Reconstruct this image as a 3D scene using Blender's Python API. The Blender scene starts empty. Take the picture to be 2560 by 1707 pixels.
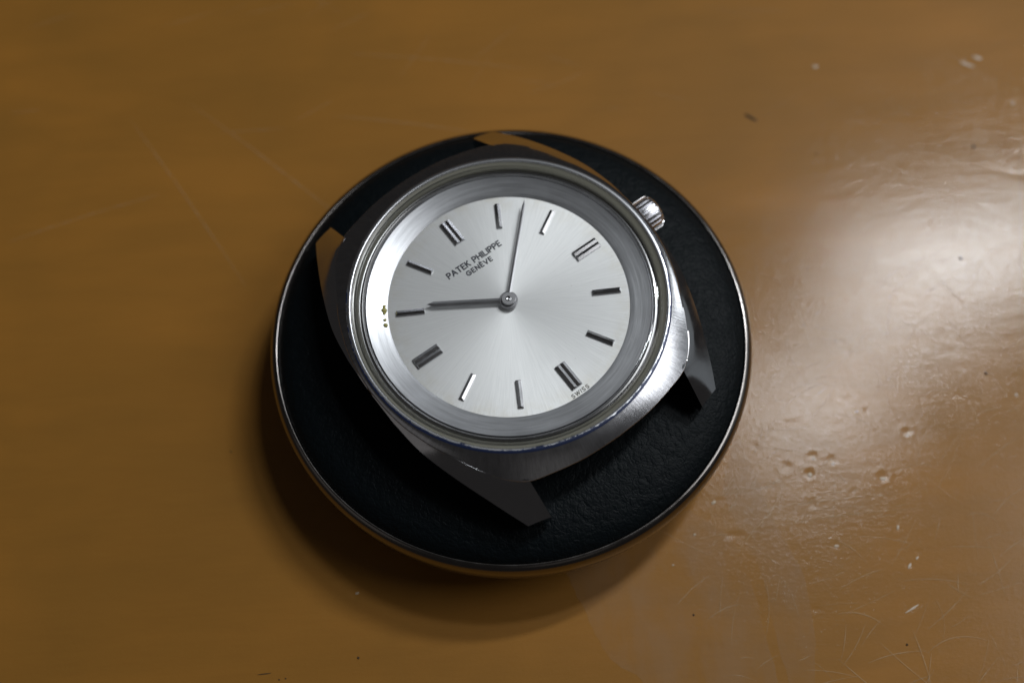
import bpy, bmesh, math, random
import numpy as np
from mathutils import Matrix, Vector

MM = 0.001
rng = random.Random(7)
scene = bpy.context.scene
col = scene.collection

# ------------------------------------------------------------------ camera
cam_data = bpy.data.cameras.new("camera")
cam_data.sensor_fit = 'HORIZONTAL'
cam_data.sensor_width = 36.0
cam_data.lens = 38.0
cam_data.clip_start = 0.005
cam_data.clip_end = 20.0
cam_data.dof.use_dof = True
cam_data.dof.focus_distance = 0.1135
cam_data.dof.aperture_fstop = 13.0
cam = bpy.data.objects.new("camera", cam_data)
col.objects.link(cam)
_fw = Vector((0.0, 0.390067834, -0.920786123))
_rt = Vector((0.998755861, -0.045916960, -0.019451563))
_up = Vector((0.049867129, 0.919640537, 0.389582536))
_m = Matrix((( _rt.x, _up.x, -_fw.x, 0.1434 * MM),
             ( _rt.y, _up.y, -_fw.y, -49.1229 * MM),
             ( _rt.z, _up.z, -_fw.z, 122.1731 * MM),
             (0, 0, 0, 1)))
cam.matrix_world = _m
scene.camera = cam

# ------------------------------------------------------------------ world: a dim, dark room
world = bpy.data.worlds.new("World")
scene.world = world
world.use_nodes = True
wbg = world.node_tree.nodes["Background"]
wbg.inputs[0].default_value = (1.0, 0.94, 0.92, 1)
wbg.inputs[1].default_value = 0.022

# ------------------------------------------------------------------ lamps (tube lamp pair behind on the right, two more at right, added dim panels for the steel to reflect)
def area(name, loc, target, sx, sy, power, color, roll=0.0):
    d = bpy.data.lights.new(name, 'AREA')
    d.shape = 'RECTANGLE'
    d.size = sx * MM
    d.size_y = sy * MM
    d.energy = power
    d.color = color
    o = bpy.data.objects.new(name, d)
    col.objects.link(o)
    o.location = Vector(loc) * MM
    z = (Vector(loc) - Vector(target)).normalized()
    x = Vector((math.cos(roll), math.sin(roll), 0))
    x = (x - z * x.dot(z)).normalized()
    y = z.cross(x)
    o.matrix_world = Matrix(((x.x, y.x, z.x, loc[0] * MM), (x.y, y.y, z.y, loc[1] * MM),
                             (x.z, y.z, z.z, loc[2] * MM), (0, 0, 0, 1)))
    return o

area("tube_lamp_far", (288, 262, 517), (10, 0, 0), 130, 30, 1.22, (0.93, 0.97, 1.0), math.radians(12))
area("tube_lamp_near", (180, 166, 517), (10, 0, 0), 72, 30, 0.44, (0.93, 0.97, 1.0), math.radians(16))

area("right_lamp", (400, 15, 465), (10, 0, 0), 240, 240, 0.70, (0.97, 0.98, 1.0), 0.0)
area("side_lamp", (560, 285, 326), (0, 0, 20), 150, 130, 0.24, (0.95, 0.98, 1.0), math.radians(117))
area("back_reflection_fill", (130, -430, 470), (0, -20, 15), 220, 260, 0.012, (1.0, 0.95, 0.9), 0.0)  # added glow behind the camera, gives the bottom lug a gradient
area("left_reflection_fill", (-440, -190, 420), (0, 0, 20), 420, 300, 0.042, (1.0, 0.95, 0.92), math.radians(-67))  # added dim panel, no lamp there; greys the lower-left case reflections
area("side_reflection_fill", (720, 110, 330), (0, 0, 20), 520, 420, 0.10, (0.86, 0.95, 1.0), math.radians(100))  # added panel in place of a lit wall, mirrored grey by the right lug
# ------------------------------------------------------------------ exposure
scene.view_settings.view_transform = 'Standard'
scene.view_settings.look = 'None'
scene.view_settings.exposure = 0.0
scene.view_settings.gamma = 1.0
scene.view_settings.use_curve_mapping = False
scene.render.engine = 'CYCLES'
scene.cycles.max_bounces = 10
scene.cycles.transparent_max_bounces = 12
scene.cycles.sample_clamp_indirect = 6.0
scene.cycles.use_denoising = True

# ------------------------------------------------------------------ material helpers
class NT:
    def __init__(self, name):
        self.mat = bpy.data.materials.new(name)
        self.mat.use_nodes = True
        self.t = self.mat.node_tree
        self.b = self.t.nodes["Principled BSDF"]
        self.out = self.t.nodes["Material Output"]
    def n(self, kind, **kw):
        nd = self.t.nodes.new(kind)
        for k, v in kw.items():
            if k.startswith('i_'):
                key = k[2:]
                key = int(key) if key.isdigit() else key.replace('_', ' ')
                nd.inputs[key].default_value = v
            else:
                setattr(nd, k, v)
        return nd
    def l(self, a, b):
        self.t.links.new(a, b)
    def coord(self, scale=(1, 1, 1), rot=(0, 0, 0), which='Object'):
        tc = self.n('ShaderNodeTexCoord')
        mp = self.n('ShaderNodeMapping')
        mp.inputs['Scale'].default_value = [s * 1000 for s in scale]   # so that 1 unit = 1 mm
        mp.inputs['Rotation'].default_value = rot
        self.l(tc.outputs[which], mp.inputs[0])
        return mp.outputs[0]
    def noise(self, vec, scale, detail=3, rough=.5, dist=0):
        nd = self.n('ShaderNodeTexNoise')
        nd.inputs['Scale'].default_value = scale
        nd.inputs['Detail'].default_value = detail
        nd.inputs['Roughness'].default_value = rough
        nd.inputs['Distortion'].default_value = dist
        self.l(vec, nd.inputs['Vector'])
        return nd.outputs['Fac']
    def ramp(self, fac, stops):
        nd = self.n('ShaderNodeValToRGB')
        el = nd.color_ramp.elements
        while len(el) < len(stops):
            el.new(0.5)
        for e, (p, c) in zip(el, stops):
            e.position = p
            e.color = (c, c, c, 1) if not hasattr(c, '__len__') else (*c, 1)
        self.l(fac, nd.inputs[0])
        return nd.outputs[0]
    def math(self, op, a, b=None, c=None):
        nd = self.n('ShaderNodeMath', operation=op)
        for i, v in enumerate((a, b, c)):
            if v is None: continue
            if hasattr(v, 'is_output'): self.l(v, nd.inputs[i])
            else: nd.inputs[i].default_value = v
        return nd.outputs[0]
    def maprange(self, v, a, b, c, d):
        nd = self.n('ShaderNodeMapRange')
        self.l(v, nd.inputs[0])
        for i, x in enumerate((a, b, c, d)): nd.inputs[i + 1].default_value = x
        return nd.outputs[0]
    def mix(self, fac, a, b, blend='MIX'):
        nd = self.n('ShaderNodeMix', data_type='RGBA', blend_type=blend)
        for s, v in ((nd.inputs[0], fac), (nd.inputs[6], a), (nd.inputs[7], b)):
            if hasattr(v, 'is_output'): self.l(v, s)
            else: s.default_value = v if not hasattr(v, '__len__') else (*v, 1)
        return nd.outputs[2]
    def bump(self, h, strength, dist_mm, normal=None):
        nd = self.n('ShaderNodeBump')
        nd.inputs['Strength'].default_value = strength
        nd.inputs['Distance'].default_value = dist_mm * MM
        self.l(h, nd.inputs['Height'])
        if normal is not None: self.l(normal, nd.inputs['Normal'])
        return nd.outputs[0]
    def set(self, **kw):
        for k, v in kw.items():
            s = self.b.inputs[k.replace('_', ' ')]
            if hasattr(v, 'is_output'): self.l(v, s)
            else: s.default_value = (*v, 1) if hasattr(v, '__len__') and len(v) == 3 else v
        return self

# ---- table varnish
def mat_table():
    m = NT("varnished_table")
    v = m.coord(rot=(0, 0, math.radians(-10)))
    vs = m.coord(scale=(.10, .55, 1), rot=(0, 0, math.radians(-12)))
    big = m.noise(m.coord(), .035, 3, .55, .6)
    grain = m.noise(vs, .35, 5, .6, .5)
    fine = m.noise(m.coord(scale=(.25, 3, 1), rot=(0, 0, math.radians(-12))), .8, 4, .6)
    c = m.mix(m.ramp(big, [(.3, 0), (.7, 1)]), (.272, .123, .0215), (.362, .154, .0240))
    c = m.mix(m.ramp(grain, [(.35, 0), (.74, .55)]), c, (.232, .106, .0180))
    c = m.mix(m.math('MULTIPLY', fine, .32), c, (.36, .18, .030))
    # worn, dulled patches of the varnish
    worn = m.noise(m.coord(), .075, 4, .6, 1.2)
    rough = m.maprange(worn, .3, .75, .30, .40)
    micro = m.noise(m.coord(), 2.4, 4, .68)
    micro2 = m.noise(m.coord(scale=(.5, 1.3, 1), rot=(0, 0, math.radians(25))), .55, 3, .5)
    swirl = m.noise(m.coord(scale=(.45, 2.2, 1), rot=(0, 0, math.radians(-20))), 2.2, 3, .6, 1.0)
    h = m.math('ADD', m.math('MULTIPLY', micro, .013), m.math('MULTIPLY', micro2, .014))
    h = m.math('ADD', h, m.math('MULTIPLY', swirl, .009))
    n = m.bump(h, 1.0, 1.0)
    m.set(Base_Color=c, Roughness=.5, Specular_IOR_Level=.16, Normal=n,
          Coat_Weight=.42, Coat_Roughness=rough, Coat_IOR=1.5)
    cr = m.maprange(worn, .3, .75, .075, .15)
    m.l(cr, m.b.inputs['Coat Roughness'])
    m.l(n, m.b.inputs['Coat Normal'])
    return m.mat

def mat_simple(name, color, rough, metal=0.0, **kw):
    m = NT(name)
    m.set(Base_Color=color, Roughness=rough, Metallic=metal, **kw)
    return m.mat

def mat_leather():
    m = NT("black_leather")
    v = m.coord()
    w1 = m.noise(m.coord(), .9, 3, .55, .6)
    vor = m.n('ShaderNodeTexVoronoi', feature='DISTANCE_TO_EDGE')
    vor.inputs['Scale'].default_value = 1.7
    wv = m.n('ShaderNodeVectorMath', operation='ADD')
    nn = m.n('ShaderNodeTexNoise'); nn.inputs['Scale'].default_value = 1.1; nn.inputs['Detail'].default_value = 3
    m.l(v, nn.inputs['Vector'])
    m.l(v, wv.inputs[0]); m.l(nn.outputs['Color'], wv.inputs[1])
    m.l(wv.outputs[0], vor.inputs['Vector'])
    e = m.ramp(vor.outputs['Distance'], [(0, 0), (.22, 1)])
    fine = m.noise(v, 4.5, 3, .6)
    h = m.math('ADD', m.math('MULTIPLY', e, .020), m.math('MULTIPLY', w1, .15))
    h = m.math('ADD', h, m.math('MULTIPLY', fine, .012))
    n = m.bump(h, 1.0, 1.0)
    m.set(Base_Color=(.0026, .0046, .0058), Roughness=m.maprange(w1, .3, .7, .46, .56), Specular_IOR_Level=.10, Normal=n)
    return m.mat

def radial_nodes(m):
    """angle and radius (mm) around the watch axis, from object coordinates"""
    tc = m.n('ShaderNodeTexCoord')
    sp = m.n('ShaderNodeSeparateXYZ')
    m.l(tc.outputs['Object'], sp.inputs[0])
    ang = m.math('ARCTAN2', sp.outputs[1], sp.outputs[0])
    x2 = m.math('MULTIPLY', sp.outputs[0], sp.outputs[0]); y2 = m.math('MULTIPLY', sp.outputs[1], sp.outputs[1])
    r = m.math('MULTIPLY', m.math('SQRT', m.math('ADD', x2, y2)), 1000.0)
    return ang, r, sp

def comb(m, x, y, z=0.0):
    c = m.n('ShaderNodeCombineXYZ')
    for i, v in enumerate((x, y, z)):
        if hasattr(v, 'is_output'): m.l(v, c.inputs[i])
        else: c.inputs[i].default_value = v
    return c.outputs[0]

def mat_dial():
    m = NT("silver_sunburst_dial")
    ang, r, sp = radial_nodes(m)
    ca = m.math('COSINE', ang); sa = m.math('SINE', ang)
    rays = m.noise(comb(m, m.math('MULTIPLY', ca, 40.0), m.math('MULTIPLY', sa, 40.0), m.math('MULTIPLY', r, .10)), 3.0, 4, .7)
    tan = m.n('ShaderNodeTangent', direction_type='RADIAL', axis='Z')
    stain = m.noise(m.coord(), .55, 4, .65)
    edge = m.maprange(r, 10.8, 13.0, 0.0, 1.0)
    stainf = m.math('MULTIPLY', m.ramp(stain, [(.40, 0), (.68, 1)]), m.math('MULTIPLY', edge, .5))
    c = m.mix(m.ramp(rays, [(.3, 0), (.7, .7)]), (.88, .89, .90), (.69, .70, .71))
    c = m.mix(stainf, c, (.66, .62, .52))
    n = m.bump(rays, .5, .012)
    m.set(Base_Color=c, Metallic=.50, Roughness=m.maprange(rays, .3, .7, .44, .52), Anisotropic=.48,
          Anisotropic_Rotation=0.0, Normal=n)
    m.l(tan.outputs[0], m.b.inputs['Tangent'])
    return m.mat

def mat_brushed(name, color, rough, along, aniso=.7, scr=.35, blue=0.0):
    """along = 'circ' (turned rings) or 'radial' (straight-grained outward)"""
    m = NT(name)
    ang, r, sp = radial_nodes(m)
    ca = m.math('COSINE', ang); sa = m.math('SINE', ang)
    if along == 'circ':
        vec = comb(m, m.math('MULTIPLY', ca, 1.3), m.math('MULTIPLY', sa, 1.3), m.math('MULTIPLY', r, 2.6))
        rot = 0.25
    else:
        vec = comb(m, m.math('MULTIPLY', ca, 60.0), m.math('MULTIPLY', sa, 60.0), m.math('MULTIPLY', r, .35))
        rot = 0.0
    lines = m.noise(vec, 2.0, 4, .7)
    wear = m.noise(m.coord(), .6, 4, .6)
    tan = m.n('ShaderNodeTangent', direction_type='RADIAL', axis='Z')
    c = m.mix(m.ramp(lines, [(.32, 0), (.68, 1)]), color, tuple(x * .66 for x in color))
    n = m.bump(lines, scr, .012)
    m.set(Base_Color=c, Metallic=1.0, Roughness=m.math('ADD', m.maprange(wear, .3, .7, rough - .01, rough + .015), 0.0),
          Anisotropic=aniso, Anisotropic_Rotation=rot, Normal=n)
    m.l(tan.outputs[0], m.b.inputs['Tangent'])
    return m.mat

def mat_polished(name, color, rough, marks=.25):
    m = NT(name)
    a = m.noise(m.coord(), .5, 4, .6)
    b = m.noise(m.coord(scale=(.3, 3, 1), rot=(0, 0, .7)), 3.0, 3, .6)
    n = m.bump(b, marks, .004)
    m.set(Base_Color=color, Metallic=1.0, Roughness=m.maprange(a, .3, .7, rough, rough + .09), Normal=n)
    return m.mat

def mat_bezel_edge():
    # polished ring with remains of blue protective film
    m = NT("polished_bezel_with_blue_film_remains")
    ang, r, sp = radial_nodes(m)
    ca = m.math('COSINE', ang); sa = m.math('SINE', ang)
    chip = m.noise(comb(m, m.math('MULTIPLY', ca, 16.8), m.math('MULTIPLY', sa, 16.8), m.math('MULTIPLY', r, 1.0)), .9, 5, .7)
    outer = m.maprange(r, 16.95, 17.2, -.22, .22)
    # the film clings to the side facing the camera (6 to 9 o'clock and round to 5)
    dirf = m.math('ADD', m.math('MULTIPLY', ca, -.10), m.math('MULTIPLY', sa, -.30))
    f = m.ramp(m.math('ADD', m.math('ADD', chip, outer), dirf), [(.60, 0), (.67, 1)])
    c = m.mix(f, (.74, .75, .78), (.018, .028, .075))
    m.set(Base_Color=c, Metallic=m.math('SUBTRACT', 1.0, m.math('MULTIPLY', f, .75)), Roughness=.27)
    return m.mat

def mat_crystal():
    m = NT("watch_crystal")
    tr = m.n('ShaderNodeBsdfTransparent')
    tr.inputs[0].default_value = (.985, .985, .975, 1)
    gl = m.n('ShaderNodeBsdfGlossy')
    gl.inputs['Roughness'].default_value = .04
    fr = m.n('ShaderNodeFresnel'); fr.inputs[0].default_value = 1.35
    mx = m.n('ShaderNodeMixShader')
    m.l(fr.outputs[0], mx.inputs[0]); m.l(tr.outputs[0], mx.inputs[1]); m.l(gl.outputs[0], mx.inputs[2])
    m.l(mx.outputs[0], m.out.inputs[0])
    return m.mat

def mat_scratch():
    m = NT("varnish_scratch")
    tr = m.n('ShaderNodeBsdfTransparent')
    df = m.n('ShaderNodeBsdfDiffuse'); df.inputs[0].default_value = (.62, .5, .34, 1)
    a = m.noise(m.coord(), .8, 3, .6)
    mx = m.n('ShaderNodeMixShader')
    m.l(m.maprange(a, .3, .75, .06, .5), mx.inputs[0]); m.l(tr.outputs[0], mx.inputs[1]); m.l(df.outputs[0], mx.inputs[2])
    m.l(mx.outputs[0], m.out.inputs[0])
    return m.mat

M = {}
M['table'] = mat_table()
M['leather'] = mat_leather()
M['chrome'] = mat_polished("chromed_rim", (.22, .205, .195), .17, .3)
M['chrome_dark'] = mat_polished("chromed_base", (.16, .15, .14), .25, .3)
M['dial'] = mat_dial()
M['rehaut'] = mat_brushed("turned_steel_ring", (.62, .63, .665), .40, 'circ', .58, .7)
M['bezel'] = mat_brushed("straight_grained_steel", (.60, .61, .64), .20, 'radial', .45, .5)
M['ring_dark'] = mat_brushed("dull_steel_ledge", (.42, .42, .43), .26, 'circ', .5, .3)
M['polish'] = mat_polished("polished_steel", (.60, .60, .62), .07, .15)
M['wall'] = mat_polished("steel_case_side", (.50, .50, .52), .2, .2)
M['edge'] = mat_bezel_edge()
M['gasket'] = mat_simple("yellowed_crystal_gasket", (.19, .185, .15), .22, 0.0, Coat_Weight=.42, Coat_Roughness=.15)
M['marker'] = mat_polished("polished_marker", (.48, .48, .50), .16, .2)
M['hand'] = mat_polished("polished_hand", (.40, .40, .42), .30, .2)
M['ink'] = mat_simple("dark_ink", (.018, .02, .035), .6)
M['ink_pale'] = mat_simple("faded_ink", (.10, .095, .075), .6)
M['crystal'] = mat_crystal()
M['crown'] = mat_polished("polished_crown", (.72, .72, .74), .2, .1)
M['speck'] = mat_simple("dark_dirt", (.05, .03, .013), .8)
M['glue'] = mat_simple("olive_glue_crumb", (.46, .42, .15), .5)
M['scratch'] = mat_scratch()
M['dust'] = mat_simple("pale_dust", (.62, .61, .58), .9)

# ------------------------------------------------------------------ mesh helpers (all in mm)
def empty(name, loc, rz=0.0):
    o = bpy.data.objects.new(name, None)
    o.empty_display_size = .01
    col.objects.link(o)
    o.location = Vector(loc) * MM
    o.rotation_euler = (0, 0, rz)
    return o

def build(name, verts, faces, mat, parent=None, smooth=True, sharp=35.0, loc=(0, 0, 0), rot=None):
    me = bpy.data.meshes.new(name)
    me.from_pydata([(x * MM, y * MM, z * MM) for x, y, z in verts], [], faces)
    bm = bmesh.new(); bm.from_mesh(me)
    bmesh.ops.recalc_face_normals(bm, faces=bm.faces)
    bm.to_mesh(me); bm.free()
    if smooth:
        me.polygons.foreach_set('use_smooth', [True] * len(me.polygons))
        me.set_sharp_from_angle(angle=math.radians(sharp))
    me.materials.append(mat)
    me.update()
    o = bpy.data.objects.new(name, me)
    col.objects.link(o)
    o.location = Vector(loc) * MM
    if rot: o.rotation_euler = rot
    if parent is not None: o.parent = parent
    return o

def lathe(profile, n=160, closed=False, cap0=False, cap1=False, rfun=None):
    """profile [(r,z)] revolved about z; closed joins last ring with first"""
    V, F = [], []
    k = len(profile)
    for i in range(n):
        a = 2 * math.pi * i / n
        for r, z in profile:
            V.append((r * math.cos(a), r * math.sin(a), z))
    for i in range(n):
        j = (i + 1) % n
        for q in range(k if closed else k - 1):
            p = (q + 1) % k
            F.append((i * k + q, j * k + q, j * k + p, i * k + p))
    if cap0:
        F.append([i * k for i in range(n)])
    if cap1:
        F.append([i * k + k - 1 for i in range(n)])
    return V, F

def interp(pts, x):
    xs = [p[0] for p in pts]; ys = [p[1] for p in pts]
    return float(np.interp(x, xs, ys))

def catmull(pts, n):
    """smooth curve through points, n samples equally spaced in length"""
    P = [np.array(p, float) for p in pts]
    P = [2 * P[0] - P[1]] + P + [2 * P[-1] - P[-2]]
    out = []
    for i in range(1, len(P) - 2):
        for t in np.linspace(0, 1, 24, endpoint=False):
            a, b, c, d = P[i - 1], P[i], P[i + 1], P[i + 2]
            out.append(.5 * ((2 * b) + (c - a) * t + (2 * a - 5 * b + 4 * c - d) * t * t + (-a + 3 * b - 3 * c + d) * t ** 3))
    out.append(P[-2])
    out = np.array(out)
    s = np.concatenate([[0], np.cumsum(np.linalg.norm(np.diff(out, axis=0), axis=1))])
    u = np.linspace(0, s[-1], n)
    return np.stack([np.interp(u, s, out[:, k]) for k in range(out.shape[1])], 1)

# ================================================================== TABLE
DENTS = [(46.0,-11.4,.95,.10),(34.6,-13.7,.8,.09),(36.7,-14.3,.85,.07),(40.2,-6.8,.7,.05),(41.8,-8.5,.6,.07),
 (40.3,.4,.5,.06),(40.9,-.7,.5,.05),(36.8,5.7,.5,.05),(59.8,-7.4,.5,.07),(33.9,-15.8,.8,.10),(42.2,-16.6,.9,.09),
 (38.5,-18.2,.6,.04),(22.4,-18.7,.4,.09),(19.8,-22.3,.35,.06),(35.5,-24.3,.5,.05),(42.8,-22.9,.5,.06),(43.4,-27.0,.7,.07),
 (25.9,-30.3,.55,.05),(19.8,-34.6,.55,.05),(21.3,-34.7,.55,.05),(43.4,41.1,.6,.06),(63.7,40.4,1.0,.05),(65.4,41.1,.9,.06),
 (68.7,33.5,.7,.06),(37.9,17.6,.5,.05),(33.1,23.5,.6,.04),(-56.9,35.3,.8,.06),(-61.0,-7.0,.6,.05),(-18.9,-27.2,.75,.10),
 (31.3,-14.9,1.0,.05),(33.6,-19.4,1.1,.05),(44.6,-25.5,.5,.05),(28.0,-12.2,.6,.04),(50.6,2.2,.7,.03)]
GROOVES = [(41.4,-32.4,44.6,-30.8,.22,.05),(31.5,-9.6,34.0,-9.5,.28,.04),(23.1,-22.7,25.3,-22.5,.25,.05),(31.6,-31.2,33.0,-31.3,.22,.05),
 (61.0,42.2,64.6,39.6,.5,.04),(38.0,-6.2,40.0,-7.4,.3,.04),(52.0,9.6,56.4,3.6,.2,.02),(62,24,74,20.5,.5,.02)]
def tp(x, y): return (x, y)
def make_table():
    fx = np.arange(-84, 90.01, .25); fy = np.arange(-56, 78.01, .25)
    xs = np.concatenate([[-420, -419.5], np.arange(-400, -85, 15.0), fx, np.arange(100, 411, 15.0), [419.5, 420]])
    ys = np.concatenate([[-320, -319.5], np.arange(-300, -57, 15.0), fy, np.arange(90, 401, 15.0), [419.5, 420]])
    X, Y = np.meshgrid(xs, ys, indexing='ij')
    Zt = .05 * np.sin(X * .11 + 1.3 * np.sin(Y * .06)) * np.sin(Y * .13 + .6) * np.exp(-((X - 40) ** 2 + (Y - 5) ** 2) / 6000.)
    r2 = np.random.RandomState(4)
    dents = [(*tp(x, y), s * .62, d * .36) for x, y, s, d in DENTS]
    for k in range(150):
        dents.append((r2.uniform(18, 84) , r2.uniform(-50, 60), r2.uniform(.15, .3), r2.uniform(.006, .018) * r2.choice([1, 1, -.7])))
    for k in range(40):
        dents.append((r2.uniform(-80, 20), r2.uniform(-50, 70), r2.uniform(.2, .45), r2.uniform(.008, .02)))
    for (x, y, s, d) in dents:
        i0, i1 = np.searchsorted(xs, (x - 4 * s, x + 4 * s)); j0, j1 = np.searchsorted(ys, (y - 4 * s, y + 4 * s))
        ax, ay = r2.uniform(.75, 1.3, 2)
        dd = ((X[i0:i1, j0:j1] - x) / ax) ** 2 + ((Y[i0:i1, j0:j1] - y) / ay) ** 2
        q = dd / s ** 2
        Zt[i0:i1, j0:j1] += d * (-np.exp(-q * 1.2) + .35 * np.exp(-((np.sqrt(q) - 1.35) ** 2) * 6))
    for (xa, ya, xb, yb, wd, d) in GROOVES:
        (xa, ya), (xb, yb), d = tp(xa, ya), tp(xb, yb), d * .6
        i0, i1 = np.searchsorted(xs, (min(xa, xb) - 1.5, max(xa, xb) + 1.5)); j0, j1 = np.searchsorted(ys, (min(ya, yb) - 1.5, max(ya, yb) + 1.5))
        px, py = X[i0:i1, j0:j1] - xa, Y[i0:i1, j0:j1] - ya
        L = math.hypot(xb - xa, yb - ya); ux, uy = (xb - xa) / L, (yb - ya) / L
        t = np.clip(px * ux + py * uy, 0, L)
        dist = np.hypot(px - t * ux, py - t * uy)
        Zt[i0:i1, j0:j1] -= d * np.sin(np.pi * np.clip(t / L, 0, 1)) ** .5 * np.exp(-(dist / wd) ** 2)
    Zt[0, :] = Zt[-1, :] = -22; Zt[:, 0] = Zt[:, -1] = -22      # the slab's edge turns down
    nx, ny = X.shape
    co = np.stack([X, Y, Zt], -1).reshape(-1, 3) * MM
    idx = np.arange(nx * ny).reshape(nx, ny)
    quads = np.stack([idx[:-1, :-1], idx[1:, :-1], idx[1:, 1:], idx[:-1, 1:]], -1).reshape(-1, 4)
    me = bpy.data.meshes.new("table_top")
    me.vertices.add(len(co)); me.vertices.foreach_set('co', co.ravel())
    me.loops.add(quads.size); me.loops.foreach_set('vertex_index', quads.ravel().astype(np.int32))
    me.polygons.add(len(quads)); me.polygons.foreach_set('loop_start', np.arange(0, quads.size, 4, dtype=np.int32))
    me.polygons.foreach_set('use_smooth', np.ones(len(quads), bool))
    me.update(calc_edges=True)
    me.materials.append(M['table'])
    o = bpy.data.objects.new("table_top", me)
    col.objects.link(o)
    o['kind'] = 'structure'
    o['label'] = 'glossy brown varnished table top with scratches and dents'
    return o
table = make_table()

def ribbon(pts, wd, z):
    V, F = [], []
    n = len(pts)
    for i, (x, y) in enumerate(pts):
        a = pts[max(i - 1, 0)]; b = pts[min(i + 1, n - 1)]
        dx, dy = b[0] - a[0], b[1] - a[1]; L = math.hypot(dx, dy) or 1
        w = wd * .5 * (math.sin(math.pi * (i + .35) / (n - .3)) ** .6)
        V += [(x - dy / L * w, y + dx / L * w, z), (x + dy / L * w, y - dx / L * w, z)]
        if i: F.append((2 * i - 2, 2 * i - 1, 2 * i + 1, 2 * i))
    return V, F

def make_scratches():
    V, F = [], []
    def add(pts, wd):
        v, f = ribbon(pts, wd, .075); b = len(V)
        V.extend(v); F.extend([tuple(q + b for q in g) for g in f])
    given = [(27.7,-19.8,46.6,-18.8),(29.2,-21.7,46.3,-20.6),(35.1,-29.3,40.6,-27.2),(35.6,-23.6,38.8,-26.4),(20.1,-31.8,23.9,-30.3),
             (53.3,9.1,56.3,3.7),(47.5,6.4,45.7,-.1),(59.4,-12.5,53.2,-16.4),(-22.5,36.9,-3,33),(23,-18,31,-17.2),(17,-30,21,-27),(-50,38,-33,12),(-42,40,-21,21),(-64,20,-45,26),(-20,47,4,43)]
    r = random.Random(11)
    for xa, ya, xb, yb in given:
        (xa, ya), (xb, yb) = tp(xa, ya), tp(xb, yb)
        add([(xa + (xb - xa) * t / 10 + r.uniform(-.05, .05), ya + (yb - ya) * t / 10 + .3 * math.sin(t * .31)) for t in range(11)], .10)
    for k in range(230):
        x, y = r.uniform(20, 62), r.uniform(-44, 12)
        if math.hypot(x, y) < 29: continue
        a = r.choice([r.gauss(.35, .35), r.gauss(.35, .35), r.gauss(1.2, .5), r.uniform(0, 3.1)]); L = r.uniform(1.5, 8); cv = r.gauss(0, .05)
        pts = []
        for t in range(11):
            pts.append((x, y)); x += L / 10 * math.cos(a); y += L / 10 * math.sin(a); a += cv
        add(pts, r.uniform(.05, .10))
    for k in range(30):
        x, y = r.uniform(-70, 75), r.uniform(28, 60); a = r.gauss(.2, .4); L = r.uniform(2, 9)
        pts = []
        for t in range(11):
            pts.append((x, y)); x += L / 10 * math.cos(a); y += L / 10 * math.sin(a); a += r.gauss(0, .02)
        add(pts, r.uniform(.04, .08))
    o = build('fine_scratches', V, F, M['scratch'], table, smooth=False)
    o['kind'] = 'stuff'
make_scratches()

def mat_film():
    m = NT("dull_residue_film")
    tr = m.n('ShaderNodeBsdfTransparent')
    df = m.n('ShaderNodeBsdfDiffuse'); df.inputs[0].default_value = (.50, .43, .36, 1)
    a = m.noise(m.coord(scale=(.5, .2, 1)), .5, 4, .6)
    mx = m.n('ShaderNodeMixShader')
    m.l(m.maprange(a, .35, .65, .02, .11), mx.inputs[0]); m.l(tr.outputs[0], mx.inputs[1]); m.l(df.outputs[0], mx.inputs[2])
    m.l(mx.outputs[0], m.out.inputs[0])
    return m.mat
def film(left, right, z):
    L = catmull([tp(*p) for p in left], 30); Rr = catmull([tp(*p) for p in right], 30)
    V, F = [], []
    q = random.Random(3)
    for i in range(30):
        for v in range(5):
            p = L[i] * (1 - v / 4) + Rr[i] * (v / 4)
            V.append((p[0] + q.uniform(-.12, .12), p[1], z))
    for i in range(29):
        for v in range(4):
            F.append((i * 5 + v, (i + 1) * 5 + v, (i + 1) * 5 + v + 1, i * 5 + v + 1))
    return build('residue_film', V, F, M['film'], table, smooth=False)
M['film'] = mat_film()
film([(25.6, -11.4), (23.8, -16.9), (24.9, -22.4), (26.8, -26.9), (27.4, -34.5), (28.1, -38.9), (28.6, -46)],
     [(26.4, -11.2), (27.5, -15.2), (29.2, -21.9), (31.3, -27.1), (31.7, -33.1), (31.0, -39.0), (30.8, -46)], .072)
film([(4.6, -25), (6.6, -30), (7.7, -32.7), (9.5, -35.8), (12.5, -38.1), (15, -44)],
     [(19.5, -19.4), (23.8, -23), (25.3, -26.9), (26.4, -34.5), (27.0, -38.9), (27.5, -46)], .069)
def speck(x, y, r_, stretch=1.0, ang=0.0, name='speck', mat='speck', rise=.55):
    V, F = [], []
    n = 9
    q = random.Random(int(x * 97 + y * 31))
    for i in range(n):
        a = 2 * math.pi * i / n
        R = r_ * q.uniform(.75, 1.2)
        px, py = R * math.cos(a) * stretch, R * math.sin(a)
        V.append((px * math.cos(ang) - py * math.sin(ang), px * math.sin(ang) + py * math.cos(ang), .03))
    for i in range(n):
        V.append((V[i][0] * .6, V[i][1] * .6, .03 + r_ * rise))
    for i in range(n):
        j = (i + 1) % n
        F.append((i, j, n + j, n + i))
    F.append(list(range(n, 2 * n)))
    return build(name, V, F, M[mat], table, loc=(x, y, 0))
for x, y, r_ in [(56.8,-4.6,.26),(57.0,10.9,.3),(18.7,-31.2,.17),(41.5,-35.5,.16),(62.1,27.1,.32),(41.4,27.2,.2),(-18.4,-34.0,.18),
                 (-27.0,-35.9,.14),(-26.3,-35.8,.12),(-33.7,-9.7,.15)]:
    speck(*tp(x, y), r_ * .75)
M['chip'] = mat_simple("pale_varnish_chip", (.46, .36, .25), .35)
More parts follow.
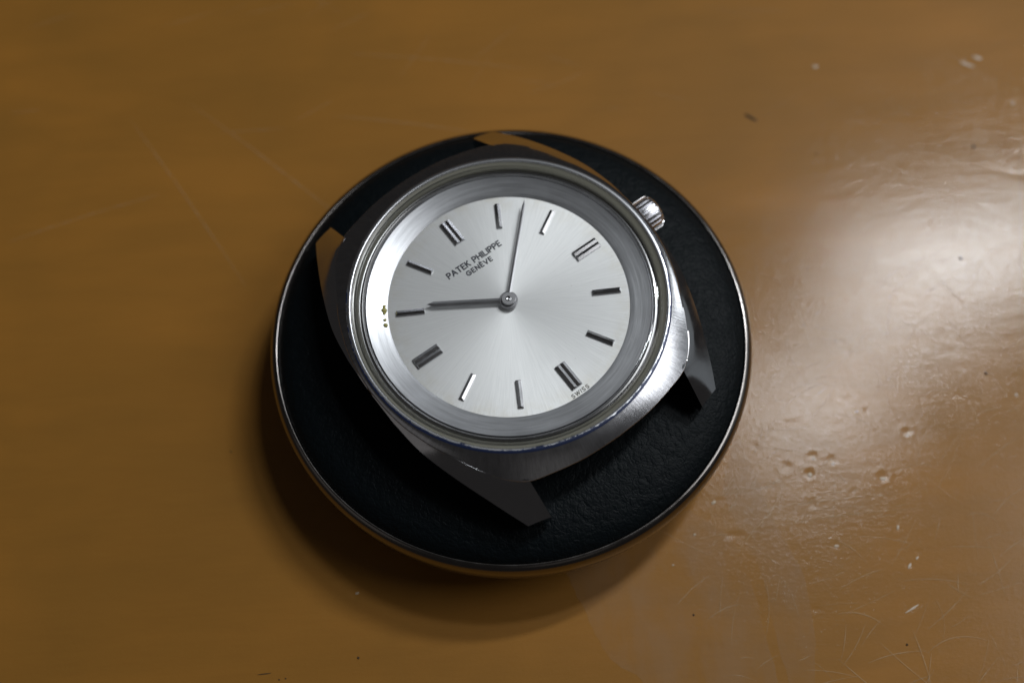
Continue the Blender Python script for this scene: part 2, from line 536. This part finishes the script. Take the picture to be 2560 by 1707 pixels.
for x, y, r_, st, a in [(22.4,-18.7,.20,1.5,.5),(19.8,-22.3,.13,1.4,.2),(43.4,-27.0,.15,2.6,1.0),(42.9,-22.6,.14,2.2,1.2),(35.6,-24.4,.12,2.4,.1),
                        (33.9,-16.0,.20,1.6,1.2),(59.8,-7.5,.16,1.2,0),(63.9,40.2,.22,4.5,-.5),(65.6,41.2,.25,2.4,-.4),(43.4,41.1,.22,1.6,0),
                        (42.8,-31.7,.11,9,.47),(44.4,-26.2,.10,2.5,.8),(46.0,-11.9,.20,1.3,.1),(34.6,-14.1,.16,1.3,0),(36.8,-14.8,.15,1.3,.2),
                        (42.2,-16.9,.22,1.5,0),(17.0,-25.6,.10,1.2,0),(-18.6,-27.0,.14,1.5,.4),(52.0,-13.6,.09,2.5,.6),(40.6,-8.6,.12,1.5,0),(68.7,33.5,.2,1.6,1.2)]:
    speck(x, y, r_, st, a, 'chip', 'chip', .08)
speck(*tp(33.5, 33.35), .26, 4.6, math.radians(-40))
speck(*tp(-28.6, -35.2), .06, 14, math.radians(3))

# ================================================================== DISPLAY PUCK
puck = empty('watch_cushion', (0, -.3, 0))
puck['label'] = 'round black leather cushion with chromed metal rim, under the watch'
puck['category'] = 'cushion'
RIM = 10.1
V, F = lathe([(26.2, RIM - 1.2), (26.25, RIM - .25), (26.38, RIM + .02), (26.5, RIM + .04), (26.66, RIM - .02), (26.9, RIM - .16), (27.12, RIM - .42), (27.28, RIM - .8),
              (27.38, RIM - 1.3), (27.4, RIM - 2.2), (27.3, RIM - 2.9), (27.05, RIM - 3.3), (26.3, RIM - 3.45)], 256)
build('rim', V, F, M['chrome'], puck, sharp=60)
V, F = lathe([(26.6, RIM - 3.4), (26.4, RIM - 3.9), (25.8, RIM - 5.2), (24.6, RIM - 6.8), (23.4, RIM - 8.5), (22.2, RIM - 9.6), (21.8, RIM - 9.9), (21.6, .02)], 192, cap1=True)
build('base', V, F, M['chrome_dark'], puck, sharp=60)
def cushion_z(r):
    q = min(r / 26.32, 1.0)
    z = RIM - .35 + 2.35 * (max(1 - q ** 8, 0)) ** .6
    t = min(max((18.5 - r) / 4.0, 0.0), 1.0)
    return z - .56 * t * t * (3 - 2 * t)          # pressed in under the watch
prof = []
for k in range(46):
    q = math.sin(k / 45 * math.pi / 2)
    r = 26.32 * q
    prof.append((max(r, .01), cushion_z(r)))
V, F = lathe(prof, 220)
build('leather_pad', V, F, M['leather'], puck, sharp=80)

# ================================================================== WATCH
ZD = 17.0                       # dial height above the table
BASE = 11.52                    # underside of the case back
watch = empty('wristwatch', (0, 0, BASE), math.radians(33.61))
watch['label'] = 'steel wristwatch head without strap, silver dial, lying on the black cushion'
watch['category'] = 'watch'
OFF = ZD - BASE                 # local z of the dial plane
def wb(name, V, F, mat, parent=watch, **kw):
    return build(name, [(x, y, z + OFF) for x, y, z in V], F, mat, parent, **kw)

# --- outline of the conical case top, one quadrant (x toward 3, y toward 12)
JUNC = [(0, 18.95), (2.4, 18.85), (4.75, 18.6), (7.7, 17.95), (9.95, 17.25), (11.4, 16.15), (12.4, 15.05), (13.9, 12.75), (15.1, 10.4),
        (15.85, 8.9), (16.55, 7.0), (17.15, 5.0), (17.55, 2.5), (17.72, 0)]
junc_curve = catmull(JUNC, 400)
JA = np.arctan2(junc_curve[:, 1], junc_curve[:, 0]); JR = np.hypot(junc_curve[:, 0], junc_curve[:, 1])
_o = np.argsort(JA); JA, JR = JA[_o], JR[_o]
def Rout(a):
    c, s = abs(math.cos(a)), abs(math.sin(a))
    return float(np.interp(math.atan2(s, c), JA, JR))
def cone(R): return 1.40 - .47 * (R - 17.3)

# polished ring round the crystal
V, F = lathe([(16.72, .5), (16.78, 1.38), (16.83, 1.45), (16.9, 1.47), (17.08, 1.455), (17.24, 1.43), (17.30, 1.385)], 256)
wb('bezel_ring', V, F, M['edge'], sharp=50)
# straight-grained conical top and the case wall below it
def make_case():
    n = 360
    V, F = [], []
    rings = 12
    for i in range(n):
        a = 2 * math.pi * i / n
        R1 = Rout(a)
        ca, sa = math.cos(a), math.sin(a)
        for k in range(7):
            R = 17.29 + (R1 - .025 - 17.29) * k / 6
            V.append((R * ca, R * sa, cone(R) - .01 + .03 * math.sin(math.pi * k / 6)))
        ze = cone(R1)
        V.append((R1 * ca, R1 * sa, ze - .035))
        for R, z in ((R1 - .12, ze - .7), (R1 - .75, ze - 2.2), (min(R1 - 1.6, 17.2), -3.9), (15.8, -4.5)):
            V.append((R * ca, R * sa, z))
    for i in range(n):
        j = (i + 1) % n
        for k in range(rings - 1):
            F.append((i * rings + k, j * rings + k, j * rings + k + 1, i * rings + k + 1))
    wb('case', V, F, M['bezel'], sharp=28)
make_case()
V, F = lathe([(15.9, -4.4), (15.6, -4.8), (14.6, -5.2), (13.6, BASE - ZD)], 128, cap1=True)
wb('case_back', V, F, M['wall'])

# --- lugs: polished facets running from the case side down to the tips
OUT = [(17.74, .3, 1.18), (17.66, 3.0, 1.0), (17.55, 4.8, .78), (17.0, 8.5, .28), (15.65, 12.7, -.42), (13.75, 17.3, -1.65), (12.4, 20.2, -2.95)]
pts = [(x, y, z) for x, y, z in OUT[1:]]
for x, y in JUNC[4:12]:
    pts.append((x, y, cone(math.hypot(x, y)) - .07))
pts += [(9.95, 20.85, -2.9), (9.95, 19.2, -1.5), (11.2, 20.6, -2.95), (12.2, 17.0, -.85)]
A_ = np.array([[1, x, y, x * x, x * y, y * y, y ** 3, x * y * y] for x, y, z in pts])
coef = np.linalg.lstsq(A_, np.array([p[2] for p in pts]), rcond=None)[0]
def gz(x, y): return float(np.dot(coef, [1, x, y, x * x, x * y, y * y, y ** 3, x * y * y]))
def make_lug(sx, sy):
    nt, nv = 60, 7
    O = catmull([p[:2] for p in OUT], nt)
    inner = [(x * .985, y * .985) for x, y in JUNC[12:4:-1]] + [(9.95, 17.0)]
    nI = int(nt * .80)
    I1 = catmull(inner, nI)
    I2 = np.array([(9.95, 17.0 + (20.85 - 17.0) * k / (nt - nI)) for k in range(1, nt - nI + 1)])
    I = np.vstack([I1, I2])
    top = np.zeros((nt, nv, 3))
    for i in range(nt):
        for v in range(nv):
            t = v / (nv - 1)
            x, y = I[i] * (1 - t) + O[i] * t
            if i == nt - 1: y += .0
            z = gz(x, y) + .15 * math.sin(math.pi * t) * min(1.0, max(0.0, (i - 20) / 20))
            top[i, v] = (x, y, z)
    # blend the inner edge under the cone
    for i in range(nI - 2):
        R = math.hypot(*top[i, 0, :2]); top[i, 0, 2] = min(top[i, 0, 2], cone(R) - .12)
    bot = top.copy()
    for i in range(nt):
        for v in range(nv):
            t = v / (nv - 1)
            x, y, z = top[i, v]
            zb = -4.55 if i < nt * .6 else -4.55 - .1 * (i - nt * .6) / (nt * .4)
            k = t * .30 * (z - zb)
            # lean the outer wall inwards, away from the outline
            nx_, ny_ = O[i] / np.linalg.norm(O[i])
            bot[i, v] = (max(x - nx_ * k, min(x, 9.95 + .3 * t)), y - ny_ * k * .55, zb)
    V = [tuple(p) for p in top.reshape(-1, 3)] + [tuple(p) for p in bot.reshape(-1, 3)]
    n0 = nt * nv
    F = []
    for i in range(nt - 1):
        for v in range(nv - 1):
            a, b, c, d = i * nv + v, (i + 1) * nv + v, (i + 1) * nv + v + 1, i * nv + v + 1
            F.append((a, b, c, d)); F.append((n0 + a, n0 + d, n0 + c, n0 + b))
        for v in (0, nv - 1):
            a, b = i * nv + v, (i + 1) * nv + v
            F.append((a, b, n0 + b, n0 + a))
    for v in range(nv - 1):
        for i in (0, nt - 1):
            a, b = i * nv + v, i * nv + v + 1
            F.append((a, b, n0 + b, n0 + a))
    V = [(x * sx, y * sy, z) for x, y, z in V]
    o = wb('lug', V, F, M['polish'], sharp=30)
    bv = o.modifiers.new('soft_edges', 'BEVEL'); bv.width = .09 * MM; bv.segments = 2; bv.limit_method = 'ANGLE'; bv.angle_limit = math.radians(40)
    bv.harden_normals = True
    return o
for sx in (-1, 1):
    for sy in (-1, 1):
        make_lug(sx, sy)

# --- inside: turned ring, ledge, gasket, crystal
V, F = lathe([(12.98, -.12), (13.0, .04), (13.1, .10), (13.6, .22), (14.3, .40), (15.0, .60), (15.22, .68), (15.26, .62)], 256)
rehaut = wb('dial_ring', V, F, M['rehaut'], sharp=40)
V, F = lathe([(15.24, .5), (15.32, .60), (15.5, .84), (15.62, .90), (15.78, .86), (15.86, .70), (15.95, .72), (16.05, .5)], 256)
wb('crystal_seat', V, F, M['ring_dark'], sharp=40)
V, F = lathe([(15.94, .5), (15.98, .95), (16.1, 1.12), (16.3, 1.2), (16.5, 1.18), (16.68, 1.3), (16.75, 1.26), (16.74, .5)], 256)
wb('crystal_gasket', V, F, M['gasket'], sharp=40)
prof = [(.01, 1.98)] + [(16.2 * k / 18, 1.98 - .5 * (k / 18) ** 2) for k in range(1, 19)] + [(16.34, 1.38), (16.38, 1.25)]
V, F = lathe(prof, 128)
wb('crystal', V, F, M['crystal'], sharp=60)
# crumbs of old glue at the ring's inner edge, by 10 o'clock
for k, (x, y, s) in enumerate([(-11.1, 7.05, .3), (-10.75, 7.35, .17), (-11.65, 6.05, .16), (-11.9, 5.5, .22), (-11.35, 6.75, .16)]):
    bm = bmesh.new(); bmesh.ops.create_icosphere(bm, subdivisions=2, radius=1)
    q = random.Random(k)
    r0 = math.hypot(x, y); x, y = x / r0 * 13.35, y / r0 * 13.35
    V = [(x + v.co.x * s * q.uniform(.8, 1.3), y + v.co.y * s * q.uniform(.8, 1.3), .2 + v.co.z * s * .6) for v in bm.verts]
    F = [[v.index for v in f.verts] for f in bm.faces]
    bm.free()
    wb('glue_crumb', V, F, M['glue'], rehaut, sharp=60)

# --- dust lying on the crystal
crystal = bpy.data.objects['crystal']
qd = random.Random(21)
for k in range(26):
    a = qd.uniform(0, 2 * math.pi); r0 = 15.5 * math.sqrt(qd.uniform(.02, 1))
    x, y, z = r0 * math.cos(a), r0 * math.sin(a), 1.99 - .5 * (r0 / 16.2) ** 2
    s_ = qd.choice([.025, .03, .035, .05]); t_ = qd.uniform(0, 3.14); st = qd.uniform(1, 2.4)
    V = []
    for i in range(6):
        b = i * math.pi / 3
        u, v = s_ * st * math.cos(b), s_ * math.sin(b)
        V.append((x + u * math.cos(t_) - v * math.sin(t_), y + u * math.sin(t_) + v * math.cos(t_), z))
    V.append((x, y, z + s_ * .7))
    wb('dust', V, [(i, (i + 1) % 6, 6) for i in range(6)] + [(5, 4, 3, 2, 1, 0)], M['dust'], crystal, sharp=60)

# --- dial
V, F = lathe([(.55, 0), (1.5, 0), (4, 0), (7, 0), (10, 0), (13.05, 0), (13.05, -.3), (.55, -.3)], 200, closed=True)
dial = wb('dial', V, F, M['dial'], sharp=30)

def roof_bar(x0, x1, y0, y1, h0, h1, ins=.14):
    """hip-roofed bar along y"""
    xm = (x0 + x1) / 2
    V = [(x0, y0, 0), (x1, y0, 0), (x1, y1, 0), (x0, y1, 0),
         (x0, y0, h0), (x1, y0, h0), (x1, y1, h0), (x0, y1, h0),
         (xm, y0 + ins, h1), (xm, y1 - ins, h1)]
    F = [(0, 1, 5, 4), (1, 2, 6, 5), (2, 3, 7, 6), (3, 0, 4, 7), (4, 5, 8), (6, 7, 9), (5, 6, 9, 8), (7, 4, 8, 9), (0, 3, 2, 1)]
    return V, F
def flat_bar(x0, x1, y0, y1, h0, h1, b=.1):
    V = [(x0, y0, 0), (x1, y0, 0), (x1, y1, 0), (x0, y1, 0), (x0, y0, h0), (x1, y0, h0), (x1, y1, h0), (x0, y1, h0),
         (x0 + b, y0 + b, h1), (x1 - b, y0 + b, h1), (x1 - b, y1 - b, h1), (x0 + b, y1 - b, h1)]
    F = [(3, 2, 1, 0)]
    for k in range(4):
        j = (k + 1) % 4
        F += [(k, j, 4 + j, 4 + k), (4 + k, 4 + j, 8 + j, 8 + k)]
    F.append((8, 9, 10, 11))
    return V, F
for hr in range(12):
    a = -hr * math.pi / 6
    if hr % 3 == 0:
        V, F = [], []
        for x0, x1 in ((-.62, -.02), (.02, .62)):
            v, f = roof_bar(x0, x1, 9.0, 12.1, .22, .35, .13)
            b = len(V); V += v; F += [tuple(q + b for q in g) for g in f]
    else:
        V, F = roof_bar(-.29, .29, 9.05, 12.1, .22, .345, .13)
    ca, sa = math.cos(a), math.sin(a)
    V = [(x * ca - y * sa, x * sa + y * ca, z + .001) for x, y, z in V]
    wb('hour_marker', V, F, M['marker'], dial, smooth=False)

# --- lettering, drawn as single strokes
def arc(cx, cy, rx, ry, a0, a1, n=10):
    return [(cx + rx * math.cos(math.radians(a0 + (a1 - a0) * k / n)), cy + ry * math.sin(math.radians(a0 + (a1 - a0) * k / n))) for k in range(n + 1)]
GL = {
 'P': (.55, [[(0, 0), (0, 1)], [(0, 1), (.3, 1)] + arc(.3, .74, .25, .26, 90, -90, 8) + [(0, .48)]]),
 'A': (.74, [[(0, 0), (.37, 1), (.74, 0)], [(.13, .34), (.61, .34)]]),
 'T': (.62, [[(0, 1), (.62, 1)], [(.31, 1), (.31, 0)]]),
 'E': (.48, [[(.48, 1), (0, 1), (0, 0), (.48, 0)], [(0, .52), (.42, .52)]]),
 'K': (.58, [[(0, 0), (0, 1)], [(.55, 1), (0, .42)], [(.17, .6), (.58, 0)]]),
 'H': (.62, [[(0, 0), (0, 1)], [(.62, 0), (.62, 1)], [(0, .52), (.62, .52)]]),
 'I': (.0, [[(0, 0), (0, 1)]]),
 'L': (.46, [[(0, 1), (0, 0), (.46, 0)]]),
 'G': (.78, [arc(.42, .5, .42, .5, 45, 330, 14) + [(.8, .46), (.45, .46)]]),
 'N': (.66, [[(0, 0), (0, 1), (.66, 0), (.66, 1)]]),
 'V': (.70, [[(0, 1), (.35, 0), (.70, 1)]]),
 '\u00c8': (.48, [[(.48, 1), (0, 1), (0, 0), (.48, 0)], [(0, .52), (.42, .52)], [(.1, 1.36), (.3, 1.17)]]),
 'S': (.60, [arc(.30, .75, .28, .25, 35, 265, 9) + arc(.30, .25, .30, .25, 85, -145, 9)]),
 'W': (1.0, [[(0, 1), (.25, 0), (.5, 1), (.75, 0), (1.0, 1)]]),
}
def stroke_text(text, x0, x1, y0, h, w, gap=.30, slant=0.0, space=.55):
    """a flat ribbon mesh of the text, stretched to run from x0 to x1"""
    lay, cx = [], 0
    for ch in text:
        if ch == ' ':
            cx += space; continue
        wd, st = GL[ch]
        lay.append((cx, st)); cx += wd + gap
    total = cx - gap
    k = (x1 - x0) / total
    V, F = [], []
    for ox, st in lay:
        for pl in st:
            P = [(x0 + (ox + x) * k + slant * y * h, y0 + y * h) for x, y in pl]
            n = len(P)
            for i in range(n - 1):
                (xa, ya), (xb, yb) = P[i], P[i + 1]
                L = math.hypot(xb - xa, yb - ya)
                if L < 1e-6: continue
                ux, uy = (xb - xa) / L, (yb - ya) / L
                e = w * .42
                xa, ya, xb, yb = xa - ux * e, ya - uy * e, xb + ux * e, yb + uy * e
                px, py = -uy * w / 2, ux * w / 2
                z = .006 + .0004 * (len(F) % 7)
                b = len(V)
                V += [(xa + px, ya + py, z), (xa - px, ya - py, z), (xb - px, yb - py, z), (xb + px, yb + py, z)]
                F.append((b, b + 1, b + 2, b + 3))
    return V, F
for nm, args, mt in (('maker_lettering', ('PATEK PHILIPPE', -3.5, 3.45, 6.1, .64, .15), 'ink'),
                     ('place_lettering', ('GEN\u00c8VE', -1.65, 1.6, 5.17, .5, .135, .36), 'ink'),
                     ('origin_lettering', ('SWISS', -1.13, .98, -12.83, .40, .085, .4, .12), 'ink_pale')):
    V, F = stroke_text(*args)
    wb(nm, V, F, M[mt], dial, smooth=False)

# --- hands
def hand(name, ang_deg, length, w0, w1, tail, z0, h, tip, hub_r):
    a = -math.radians(ang_deg)
    prof = [(hub_r * .75, w0), (length - tip, w1), (length, .02)]
    V, F = [], []
    for y, w in prof:
        V += [(-w / 2, y, z0), (-w / 2, y, z0 + h * .35), (0, y, z0 + h), (w / 2, y, z0 + h * .35), (w / 2, y, z0)]
    for i in range(len(prof) - 1):
        for k in range(5):
            j = (k + 1) % 5
            F.append((i * 5 + k, (i + 1) * 5 + k, (i + 1) * 5 + j, i * 5 + j))
    F.append((0, 1, 2, 3, 4)); F.append((14, 13, 12, 11, 10))
    ca, sa = math.cos(a), math.sin(a)
    V = [(x * ca - y * sa, x * sa + y * ca, z) for x, y, z in V]
    o = wb(name, V, F, M['hand'], smooth=False)
    return o
hh = hand('hour_hand', 303.4, 8.75, .60, .60, 0, .50, .17, .75, 1.0)
mh = hand('minute_hand', 44.5, 12.2, .40, .30, 0, .86, .13, .75, .75)
V, F = lathe([(.3, .46), (.98, .46), (1.02, .52), (1.0, .64), (.93, .69), (.3, .69)], 64, closed=True)
wb('hub', V, F, M['hand'], hh, sharp=18)
V, F = lathe([(.26, .80), (.74, .80), (.78, .86), (.76, .98), (.70, 1.02), (.30, 1.02)], 64, closed=True)
wb('hub', V, F, M['hand'], mh, sharp=18)
V, F = lathe([(.31, .1), (.31, 1.04), (.22, 1.05), (.19, .88), (.10, .86), (.08, .93), (.01, .95)], 32)
wb('centre_post', V, F, M['wall'], sharp=25)

# --- crown at 3 o'clock, fluted
def make_crown():
    teeth, per = 22, 8
    n = teeth * per
    cx, cz, R = 18.0, -1.55, 2.02
    prof = [(-.55, 1.3, 0), (-.3, 1.72, .2), (-.05, 1.93, .9), (.12, 2.0, 1), (1.9, 2.0, 1), (2.1, 1.93, .95), (2.28, 1.76, .55), (2.40, 1.45, .0), (2.46, .9, 0), (2.48, .3, 0)]
    V, F = [], []
    for (dx, r, td) in prof:
        for i in range(n):
            ph = (i % per) / per
            g = max(0.0, math.cos(2 * math.pi * ph)) ** .45
            rr = r - .42 * td * g
            a = 2 * math.pi * i / n + .06
            V.append((cx + dx, rr * math.cos(a), cz + rr * math.sin(a)))
    for k in range(len(prof) - 1):
        for i in range(n):
            j = (i + 1) % n
            F.append((k * n + i, k * n + j, (k + 1) * n + j, (k + 1) * n + i))
    F.append(list(range(n))); F.append([(len(prof) - 1) * n + i for i in range(n)])
    c = wb('crown', V, F, M['crown'], sharp=40)
    V, F = [], []
    for k, x in enumerate((15.5, 17.6)):
        for i in range(24):
            a = 2 * math.pi * i / 24
            V.append((x, 1.1 * math.cos(a), cz + 1.1 * math.sin(a)))
    F = [(i, (i + 1) % 24, 24 + (i + 1) % 24, 24 + i) for i in range(24)]
    wb('stem', V, F, M['wall'], c)
make_crown()
